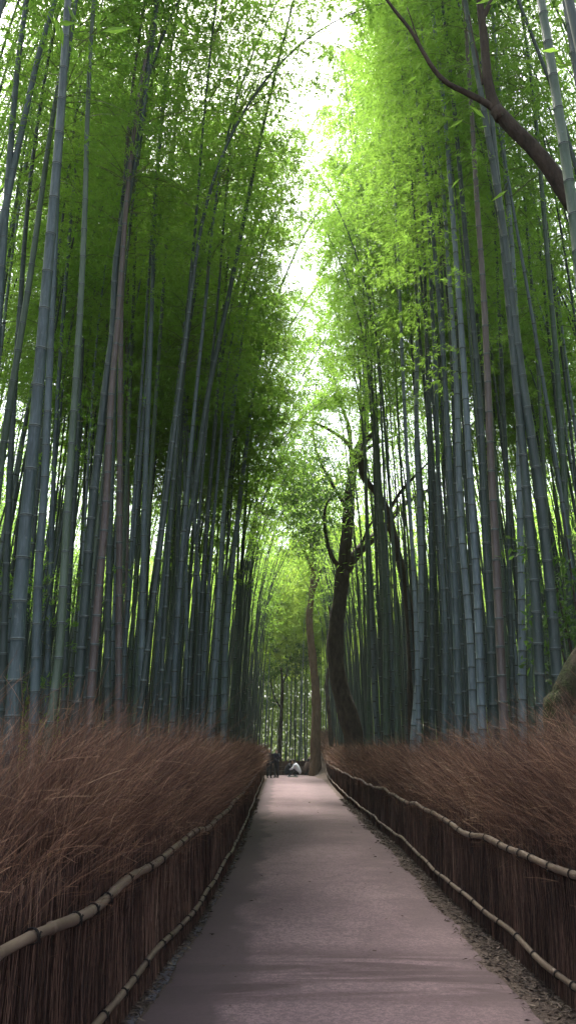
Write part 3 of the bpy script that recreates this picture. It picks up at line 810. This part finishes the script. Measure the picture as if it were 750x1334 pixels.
# ------------------------------------------------------------------ trees
def tree_leaves(centres, rad, n, L, w, seed, flat=.55):
    rs = np.random.default_rng(seed); O = []; RR = []
    for c, r_ in zip(centres, rad):
        m = int(n * r_ ** 2)
        nc = max(6, m // 26); cc = rs.normal(size=(nc, 3)) * np.array([.52, .52, .52 * flat]) * r_
        idx = rs.integers(0, nc, m); p = np.array(c) + cc[idx] + rs.normal(size=(m, 3)) * np.array([.15, .15, .08])
        O.append(p); RR.append(np.clip(rs.normal(.5, .25, nc)[idx] + rs.normal(size=m) * .1, 0, 1))
    O = np.concatenate(O); RR = np.concatenate(RR); m = len(O)
    return leaves(O, rs.normal(size=(m, 3)) + np.array([0, 0, -.25]), L * rs.uniform(.7, 1.3, m), w * rs.uniform(.8, 1.2, m), RR)

def tree(name, label, base, trunk, r0, r1, limbs, bark, crown, leafmat='tleaf', lp=(260, .10, .05), seed=1, cat='tree'):
    root = empty(name, base); tag(root, label, cat); B_ = np.array(base, float)
    g = Geo(); P = spline(trunk, 110) - B_
    s = np.linspace(0, 1, 110); rr = r0 + (r1 - r0) * s ** .8; rr[:8] *= np.linspace(1.35, 1, 8)
    tube(g, P, rr, 22, bump=.11, seed=seed); link('trunk', g.mesh('trunk', M[bark], True), root)
    for i, (pts, a, b) in enumerate(limbs):
        g = Geo(); P = spline(pts, 26) - B_
        tube(g, P, np.linspace(a, b, 26) * 1.25, 9, bump=.09, seed=seed + i + 5)
        link('branch', g.mesh('branch', M['bark' if bark == 'moss' else bark], True), root)
    if crown:
        v, q, r = tree_leaves([np.array(c) - B_ for c, _ in crown], [x for _, x in crown], lp[0], lp[1], lp[2], seed + 50)
        link('crown', mesh_np('crown', v, q, M[leafmat], r), root)
    return root
def A3(y, *px): return [at(a, b, y) for a, b in px]

D = 34.0
b0 = at(464, 985, D); b0.z = float(gz(b0.x, D)) - .1
main_tr = [b0] + A3(D, (462, 970), (451, 925), (440, 880), (436, 830), (442, 780), (448, 735), (453, 680), (456, 635), (463, 598), (473, 565), (477, 520), (475, 470), (467, 420))
def P_(px, dy0=0, dy1=0):
    n = len(px); return [at(a, b, D + dy0 + (dy1 - dy0) * i / (n - 1)) for i, (a, b) in enumerate(px)]
limbs = [
    (P_([(449, 745), (463, 722), (480, 705), (500, 690), (520, 662), (545, 645), (575, 630)], 0, 1.5), .21, .05),
    (P_([(447, 745), (432, 725), (424, 695), (423, 665), (431, 648), (440, 645)], 0, -1), .09, .03),
    (P_([(458, 620), (458, 590), (450, 575), (432, 562), (408, 551), (380, 549)], 0, -1.5), .11, .025),
    (P_([(452, 665), (438, 640), (420, 608), (409, 575), (408, 540), (412, 500)], 0, -1), .07, .02),
    (P_([(457, 600), (455, 560), (445, 530), (437, 505), (432, 460), (430, 430)], 0, 1), .08, .02),
    (P_([(478, 560), (492, 545), (510, 530), (528, 512), (545, 490)], 0, 1), .12, .03),
    (P_([(470, 590), (485, 580), (505, 572), (530, 560)], 0, -1), .08, .02),
    (P_([(477, 520), (468, 490), (460, 465), (452, 440)], 0, 1), .09, .02),
    (P_([(475, 470), (480, 440), (490, 415), (505, 390)], 0, 1), .06, .015),
    (P_([(470, 715), (478, 690), (490, 672), (497, 655)], 0, 0), .06, .02),
    (P_([(478, 530), (500, 505), (520, 470), (535, 450)], 0, 1), .07, .02),
]
cr = []
rs = random.Random(4)
for (x, y, r_) in [(400, 650, 1.6), (415, 660, 1.4), (385, 630, 1.4), (430, 620, 1.2), (395, 600, 1.2), (405, 700, .9), (400, 640, 1.5), (420, 680, 1.1), (385, 600, 1.3), (395, 690, .8), (425, 590, 1.2), (440, 520, 1.6), (415, 480, 1.6), (475, 470, 1.8), (500, 520, 1.5), (520, 570, 1.2), (450, 440, 1.8), (500, 430, 1.8), (540, 500, 1.4), (410, 520, 1.2), (480, 400, 1.8), (430, 400, 1.5), (400, 450, 1.2), (520, 400, 1.5), (545, 620, .9), (470, 620, .8)]:
    cr.append((at(x, y, D + rs.uniform(-1.6, 1.2)), r_ * 1.15))
tree('broadleaf_tree', 'large dark forked tree with twisting limbs leaning over the right side of the path', b0, main_tr, .47, .12, limbs, 'bark', cr, lp=(460, .14, .062), seed=3)

D2 = 28.0
b1 = at(538, 975, D2); b1.z = float(gz(b1.x, D2)) - .1
tr2 = [b1] + A3(D2, (537, 950), (536, 860), (533, 800), (526, 755), (514, 708), (505, 668), (492, 645), (474, 622), (470, 600), (476, 575), (492, 560))
tree('broadleaf_tree', 'thinner dark tree with a curving stem, right of the large forked tree', b1, tr2, .19, .09,
     [(A3(D2, (514, 708), (505, 690), (490, 675)), .05, .02), (A3(D2, (505, 668), (522, 640), (545, 615), (560, 600)), .06, .02), (A3(D2, (476, 575), (470, 545), (478, 510)), .06, .02)],
     'bark', [(at(545, 600, D2 + .5), .9), (at(485, 540, D2 + .3), .8)], lp=(300, .10, .05), seed=9)

D3 = 55.0
b2 = at(411, 1010, D3); b2.z = -.1
tree('broadleaf_tree', 'straight brown trunk at the far end where the right fence climbs', b2,
     [b2] + A3(D3, (411, 960), (411, 900), (406, 850), (403, 810), (405, 780), (408, 740), (405, 700)), .36, .16,
     [(A3(D3, (405, 775), (412, 760), (420, 735)), .14, .04), (A3(D3, (405, 740), (395, 715), (385, 700)), .12, .04)], 'bark2',
     [(at(x, y, D3 + rs.uniform(-2, 2)), r_) for x, y, r_ in [(405, 720, 3.0), (385, 690, 2.6), (425, 700, 2.4), (400, 650, 3.2), (375, 650, 2.4), (420, 640, 2.4)]], 'leaf_lit', lp=(300, .26, .10), seed=13)

D4 = 66.0
b3 = at(364, 1000, D4); b3.z = 0
tree('broadleaf_tree', 'slim dark tree standing in the bright clearing beyond the path, behind the standing people', b3,
     [b3] + A3(D4, (365, 960), (367, 920), (368, 895), (366, 870)), .20, .09,
     [(A3(D4, (367, 925), (356, 905), (352, 880)), .06, .03), (A3(D4, (367, 895), (375, 872), (379, 850)), .06, .03)], 'bark',
     [(at(x, y, D4 + rs.uniform(-1, 1)), r_) for x, y, r_ in [(368, 868, 2.0), (350, 880, 1.4), (390, 868, 1.8), (370, 845, 1.8), (395, 850, 1.4), (352, 915, 1.0)]], 'tleaf', lp=(330, .20, .08), seed=17)

D5 = 50.0
b4 = at(432, 975, D5); b4.z = float(gz(b4.x, D5)) - .1
tree('broadleaf_tree', 'thin dark crooked tree close behind the large forked trunk on its left', b4,
     [b4] + A3(D5, (430, 950), (427, 915), (425, 890), (430, 860), (432, 820), (428, 790)), .16, .06, [], 'bark', [(at(428, 780, D5), 1.2)], lp=(260, .14, .06), seed=19)

# mossy tree at the right edge: leaves the frame and comes back as the heavy bough of the top right corner
D6 = 8.6
b5 = at(733, 985, D6); b5.z = float(gz(b5.x, D6)) - .1
tr6 = [b5] + A3(D6, (728, 945), (733, 915), (752, 870), (790, 800), (825, 700), (845, 560), (835, 430), (800, 340), (757, 280))
lb = [(A3(D6, (765, 290), (742, 262), (715, 220), (690, 190), (665, 165), (645, 142)), .088, .066),
      (A3(D6, (648, 146), (630, 133), (605, 120), (582, 108), (566, 92), (552, 70), (535, 40), (515, 15), (500, -5)),   .036, .016),
      (A3(D6, (652, 155), (641, 130), (634, 95), (630, 50), (624, 0), (620, -60)), .06, .036),
      (A3(D6, (628, 25), (640, 0), (655, -30)), .03, .02), (A3(D6, (835, 430), (870, 330), (900, 200)), .16, .06),
      (A3(D6, (566, 92), (548, 60), (530, 10)), .012, .006), (A3(D6, (628, 110), (618, 60), (610, 20)), .012, .006)]
tree('broadleaf_tree', 'leaning mossy tree at the right edge whose heavy dark bough crosses the top right corner', b5, tr6, .155, .12, lb, 'moss',
     [(at(x, y, D6 + rs.uniform(-1.2, 1.5)), r_) for x, y, r_ in [(640, -60, 1.0), (560, -50, .9), (700, -80, 1.0), (880, 180, 1.2), (900, 60, 1.0)]], 'tleaf', lp=(420, .09, .04), seed=23)

# leafy shrub sprigs at the right edge
def shrub():
    base = Vector((3.9, 10.2, float(gz(3.9, 10.2)))); root = empty('shrub', base); tag(root, 'glossy leafy shrub hanging at the right edge above the mossy tree foot', 'shrub')
    g = Geo(); cs = []
    for i in range(9):
        a = random.uniform(0, 6.28); r_ = random.uniform(.2, .6); h = random.uniform(3.2, 4.8)
        p = [(0, 0, -.05), (r_ * .3 * math.cos(a), r_ * .3 * math.sin(a), h * .5), (r_ * math.cos(a), r_ * math.sin(a), h)]
        tube(g, spline(p, 12), np.linspace(.018, .006, 12), 6); cs.append(((r_ * math.cos(a), r_ * math.sin(a), h * random.uniform(.75, 1)), .38))
    link('stem', g.mesh('stem', M['bark']), root)
    v, q, r = tree_leaves([np.array(c) for c, _ in cs], [x for _, x in cs], 700, .11, .045, 77, .8)
    link('crown', mesh_np('crown', v, q, M['tleaf'], r), root)
shrub()

# ------------------------------------------------------------------ people
def mat_cloth(name, c):
    return mat_plain(name, tuple(x * .8 for x in c), tuple(min(1, x * 1.15) for x in c), 30, .85)
SKIN = mat_plain('skin', (.36, .22, .16), (.42, .27, .20), 12, .55)
HAIR = mat_plain('dark_hair', (.008, .007, .006), (.02, .016, .013), 60, .5, (1, 1, .2))

def blob(parts, name, mats, parent, vox=.014, sm=4):
    """one continuous surface from overlapping tapered limbs and ellipsoids"""
    g = Geo()
    for p in parts:
        if p[0] == 'L':
            P = spline(p[1], 12); rr = np.interp(np.linspace(0, 1, 12), np.linspace(0, 1, len(p[2])), p[2]); 
            tube(g, P, rr, 12)
            for c, r_ in ((P[0], rr[0]), (P[-1], rr[-1])): ell(g, c, (r_, r_, r_))
        else: ell(g, p[1], p[2], p[3] if len(p) > 3 else None)
    o = link(name, g.mesh(name, mats, True), parent)
    m = o.modifiers.new('remesh', 'REMESH'); m.mode = 'VOXEL'; m.voxel_size = vox; m.use_smooth_shade = True
    s = o.modifiers.new('smooth', 'SMOOTH'); s.factor = .5; s.iterations = sm
    return o
def ell(g, c, r, rot=None):
    U = np.linspace(0, np.pi, 9); V = np.linspace(0, 2 * np.pi, 13)[:-1]
    v = np.array([[math.sin(u) * math.cos(w), math.sin(u) * math.sin(w), math.cos(u)] for u in U for w in V]) * np.array(r)
    if rot is not None: v = v @ np.array(Matrix.Rotation(rot[0], 3, rot[1])).T
    v = v + np.array(c)
    q = [(i * 12 + j, i * 12 + (j + 1) % 12, (i + 1) * 12 + (j + 1) % 12, (i + 1) * 12 + j) for i in range(8) for j in range(12)]
    g.add(v, q)

def hand(parts, wrist, d, side):
    w = np.array(wrist, float); d = np.array(d, float); d /= np.linalg.norm(d)
    s = np.cross(d, [0, 1, 0.01]); s /= np.linalg.norm(s)
    parts.append(('E', w + d * .045, (.022, .038, .046)))
    for i, L in enumerate((.062, .072, .068, .052)):
        y = (-.030 + .02 * i)
        a = w + d * .078 + np.array([0, 1, 0]) * y
        parts.append(('L', [a, a + d * L * .55, a + d * L + s * .018], [.0088, .008, .0065]))
    a = w + d * .03 + np.array([0, 1, 0]) * -.034
    parts.append(('L', [a, a + d * .03 - np.array([0, .018, 0]), a + d * .055 - np.array([0, .022, 0])], [.011, .009, .007]))

def head(parts, c, fwd=-1):
    x, y, z = c
    parts += [('E', (x, y, z), (.076, .092, .112)), ('E', (x, y + fwd * .03, z - .055), (.055, .06, .055)),
              ('E', (x, y + fwd * .096, z - .015), (.012, .018, .022)), ('E', (x - .078, y, z - .01), (.012, .02, .03)), ('E', (x + .078, y, z - .01), (.012, .02, .03)),
              ('E', (x, y + fwd * .084, z - .058), (.024, .01, .008)), ('E', (x - .03, y + fwd * .084, z + .012), (.014, .008, .008)), ('E', (x + .03, y + fwd * .084, z + .012), (.014, .008, .008))]

def standing(loc, rz, label, coat, trou, arm_up=False, long_coat=True):
    root = empty('person', loc); root.rotation_euler = (0, 0, rz); tag(root, label, 'person', 'people at the far end of the path')
    S = []
    head(S, (0, 0, 1.545)); S.append(('L', [(0, .01, 1.46), (0, .015, 1.36)], [.056, .062]))
    S += [('E', (0, 0, 1.22), (.17, .105, .24)), ('E', (0, 0, .98), (.15, .10, .16))]
    arms = {}
    for sx in (-1, 1):
        S.append(('L', [(sx * .085, 0, .92), (sx * .095, -.01, .50), (sx * .10, .01, .09)], [.085, .058, .04]))
        S.append(('L', [(sx * .10, .02, .04), (sx * .105, -.14, .03)], [.042, .034]))
        if arm_up and sx > 0:
            a = [(sx * .18, 0, 1.36), (sx * .30, -.10, 1.20), (sx * .22, -.30, 1.42)]
        else: a = [(sx * .18, 0, 1.36), (sx * .225, .01, 1.10), (sx * .23, -.05, .86)]
        arms[sx] = a; S.append(('L', a, [.052, .043, .030]))
        e = np.array(a[2]); hand(S, e, e - np.array(a[1]), sx)
    blob(S, 'body', SKIN, root)
    C = [('E', (0, 0, 1.24), (.205, .145, .24)), ('E', (0, 0, 1.02), (.19, .145, .20)), ('L', [(-.15, 0, 1.36), (.15, 0, 1.36)], [.07, .07]), ('L', [(0, .01, 1.36), (0, .01, 1.42)], [.085, .07])]
    if long_coat: C.append(('E', (0, 0, .84), (.205, .155, .22)))
    for sx in (-1, 1):
        a = [np.array(p) for p in arms[sx]]; a[2] = a[2] + (a[1] - a[2]) * .06
        C.append(('L', a, [.078, .064, .050]))
    blob(C, 'coat', coat, root, .016)
    T = [('E', (0, 0, .92), (.165, .125, .12))]
    for sx in (-1, 1): T.append(('L', [(sx * .085, 0, .90), (sx * .095, -.01, .50), (sx * .10, .01, .10)], [.105, .075, .062]))
    blob(T, 'trousers', trou, root, .016)
    for sx in (-1, 1): blob([('L', [(sx * .10, .035, .045), (sx * .105, -.06, .045), (sx * .105, -.165, .035)], [.052, .05, .038])], 'shoe', HAIR, root, .012)
    blob([('E', (0, .022, 1.575), (.090, .098, .105)), ('E', (0, .055, 1.51), (.078, .06, .08))], 'hair', HAIR, root)
    return root

def crouching(loc, rz, label, top, trou, shoes, hat=False):
    root = empty('person', loc); root.rotation_euler = (0, 0, rz); tag(root, label, 'person', 'people at the far end of the path')
    S = []; head(S, (0, -.20, .93)); S.append(('L', [(0, -.15, .85), (0, -.10, .74)], [.054, .062]))
    S += [('L', [(0, .14, .30), (0, .06, .52), (0, -.07, .70)], [.135, .13, .14])]
    legs = []; arms = []
    for sx in (-1, 1):
        lg = [(sx * .09, .12, .26), (sx * .15, -.26, .42), (sx * .13, -.04, .09)]; legs.append(lg)
        S.append(('L', [lg[0], lg[1]], [.085, .062])); S.append(('L', [lg[1], lg[2]], [.062, .042])); S.append(('L', [(sx * .13, 0, .04), (sx * .14, -.17, .03)], [.042, .034]))
        a = [(sx * .17, -.06, .70), (sx * .24, -.22, .50), (sx * .08, -.42, .44)]; arms.append(a)
        S.append(('L', a, [.05, .042, .03])); e = np.array(a[2]); hand(S, e, e - np.array(a[1]), sx)
    blob(S, 'body', SKIN, root)
    C = [('L', [(0, .16, .32), (0, .07, .52), (0, -.06, .69)], [.165, .165, .165]), ('L', [(-.14, -.06, .71), (.14, -.06, .71)], [.07, .07])]
    for a in arms:
        a = [np.array(p) for p in a]; a[2] = a[2] + (a[1] - a[2]) * .08; C.append(('L', a, [.075, .06, .046]))
    blob(C, 'jacket', top, root, .016)
    T = [('E', (0, .14, .27), (.16, .14, .12))]
    for lg in legs: T += [('L', [lg[0], lg[1]], [.105, .078]), ('L', [lg[1], lg[2]], [.078, .056])]
    blob(T, 'trousers', trou, root, .016)
    for sx in (-1, 1): blob([('L', [(sx * .13, .03, .045), (sx * .14, -.19, .04)], [.054, .04])], 'shoe', shoes, root, .012)
    blob([('E', (0, -.175, .965), (.090, .096, .10)), ('E', (0, -.14, .90), (.078, .06, .07))], 'hair', HAIR, root)
    return root
K1 = mat_cloth('black_wool', (.012, .012, .016)); K2 = mat_cloth('navy_denim', (.015, .018, .03)); K3 = mat_cloth('white_cotton', (.62, .62, .70)); K4 = mat_cloth('white_leather', (.7, .68, .66)); K5 = mat_cloth('brown_jacket', (.09, .055, .045))
def foot(x, y): p = at(x, 1013, y); return (p.x, y, .024)
p = foot(350.5, 51.0); standing(p, .2, 'person in a long black coat standing at the left of the pair by the fence', K1, K1)
p = foot(360, 51.5); standing(p, -.5, 'person in dark clothes with one arm raised to the face, beside the black coat', K2, K1, True, False)
p = foot(376, 52.6); crouching((p[0], p[1], .02), 1.5, 'person in black crouching with white shoes, left of the white top', K1, K2, K4)
p = foot(386, 52.4); crouching((p[0], p[1], .02), -1.9, 'person in a white top crouching in the middle of the path end', K3, K1, K4)
p = foot(400, 56.6); crouching((p[0], p[1], .02), 2.6, 'person in brown crouching by the low end fence beside the brown trunk', K5, K1, K1)

# ------------------------------------------------------------------ light
SUN_EL, SUN_AZ = R(62), R(-12)          # azimuth measured from +Y (down the path) towards +X
sd = Vector((math.sin(SUN_AZ) * math.cos(SUN_EL), math.cos(SUN_AZ) * math.cos(SUN_EL), math.sin(SUN_EL)))
l = bpy.data.lights.new('sun', 'SUN'); l.energy = 4.0; l.angle = R(14); l.color = (1, .95, .86)
lo_ = bpy.data.objects.new('sun', l); COL.objects.link(lo_); lo_.rotation_euler = sd.to_track_quat('Z', 'Y').to_euler(); lo_.location = sd * 60
w = bpy.data.worlds.new('World'); sc.world = w; w.use_nodes = True; nt = w.node_tree; nt.nodes.clear()
sky = nt.nodes.new('ShaderNodeTexSky'); sky.sky_type = 'NISHITA'; sky.sun_disc = False; sky.sun_elevation = SUN_EL; sky.sun_rotation = SUN_AZ
sky.air_density = 1.0; sky.dust_density = 4.0; sky.ozone_density = 1.0
hs = nt.nodes.new('ShaderNodeHueSaturation'); hs.inputs['Saturation'].default_value = .55
bg = nt.nodes.new('ShaderNodeBackground'); bg.inputs[1].default_value = .15; ow = nt.nodes.new('ShaderNodeOutputWorld')
nt.links.new(sky.outputs[0], hs.inputs['Color']); nt.links.new(hs.outputs[0], bg.inputs[0]); nt.links.new(bg.outputs[0], ow.inputs[0])

sc.view_settings.view_transform = 'Standard'; sc.view_settings.look = 'None'; sc.view_settings.exposure = 2.2; sc.view_settings.gamma = 1
c = sc.cycles; c.max_bounces = 8; c.diffuse_bounces = 5; c.glossy_bounces = 2; c.transmission_bounces = 6; c.transparent_max_bounces = 4
c.use_denoising = True; c.caustics_reflective = False; c.caustics_refractive = False; c.sample_clamp_indirect = 6
print('bamboo', len(front_list), len(ind), len(rest))

g = Geo(); x0, x1, y0, y1, z0, z1 = -1000, 1000, -1000, 1000, -3, 30
g.add([(x0, y0, z0),(x1,y0,z0),(x1,y1,z0),(x0,y1,z0),(x0,y0,z1),(x1,y0,z1),(x1,y1,z1),(x0,y1,z1)],[(3,2,1,0),(4,5,6,7),(0,1,5,4),(1,2,6,5),(2,3,7,6),(3,0,4,7)])
hm = bpy.data.materials.new('air'); hm.use_nodes = True; hm.node_tree.nodes.clear()
ho = hm.node_tree.nodes.new('ShaderNodeOutputMaterial'); hv = hm.node_tree.nodes.new('ShaderNodeVolumePrincipled')
hv.inputs['Color'].default_value = (.9, .95, .9, 1); hv.inputs['Density'].default_value = .0005
hm.node_tree.links.new(hv.outputs[0], ho.inputs['Volume'])
tag(link('haze', g.mesh('haze', hm)), kind='stuff')
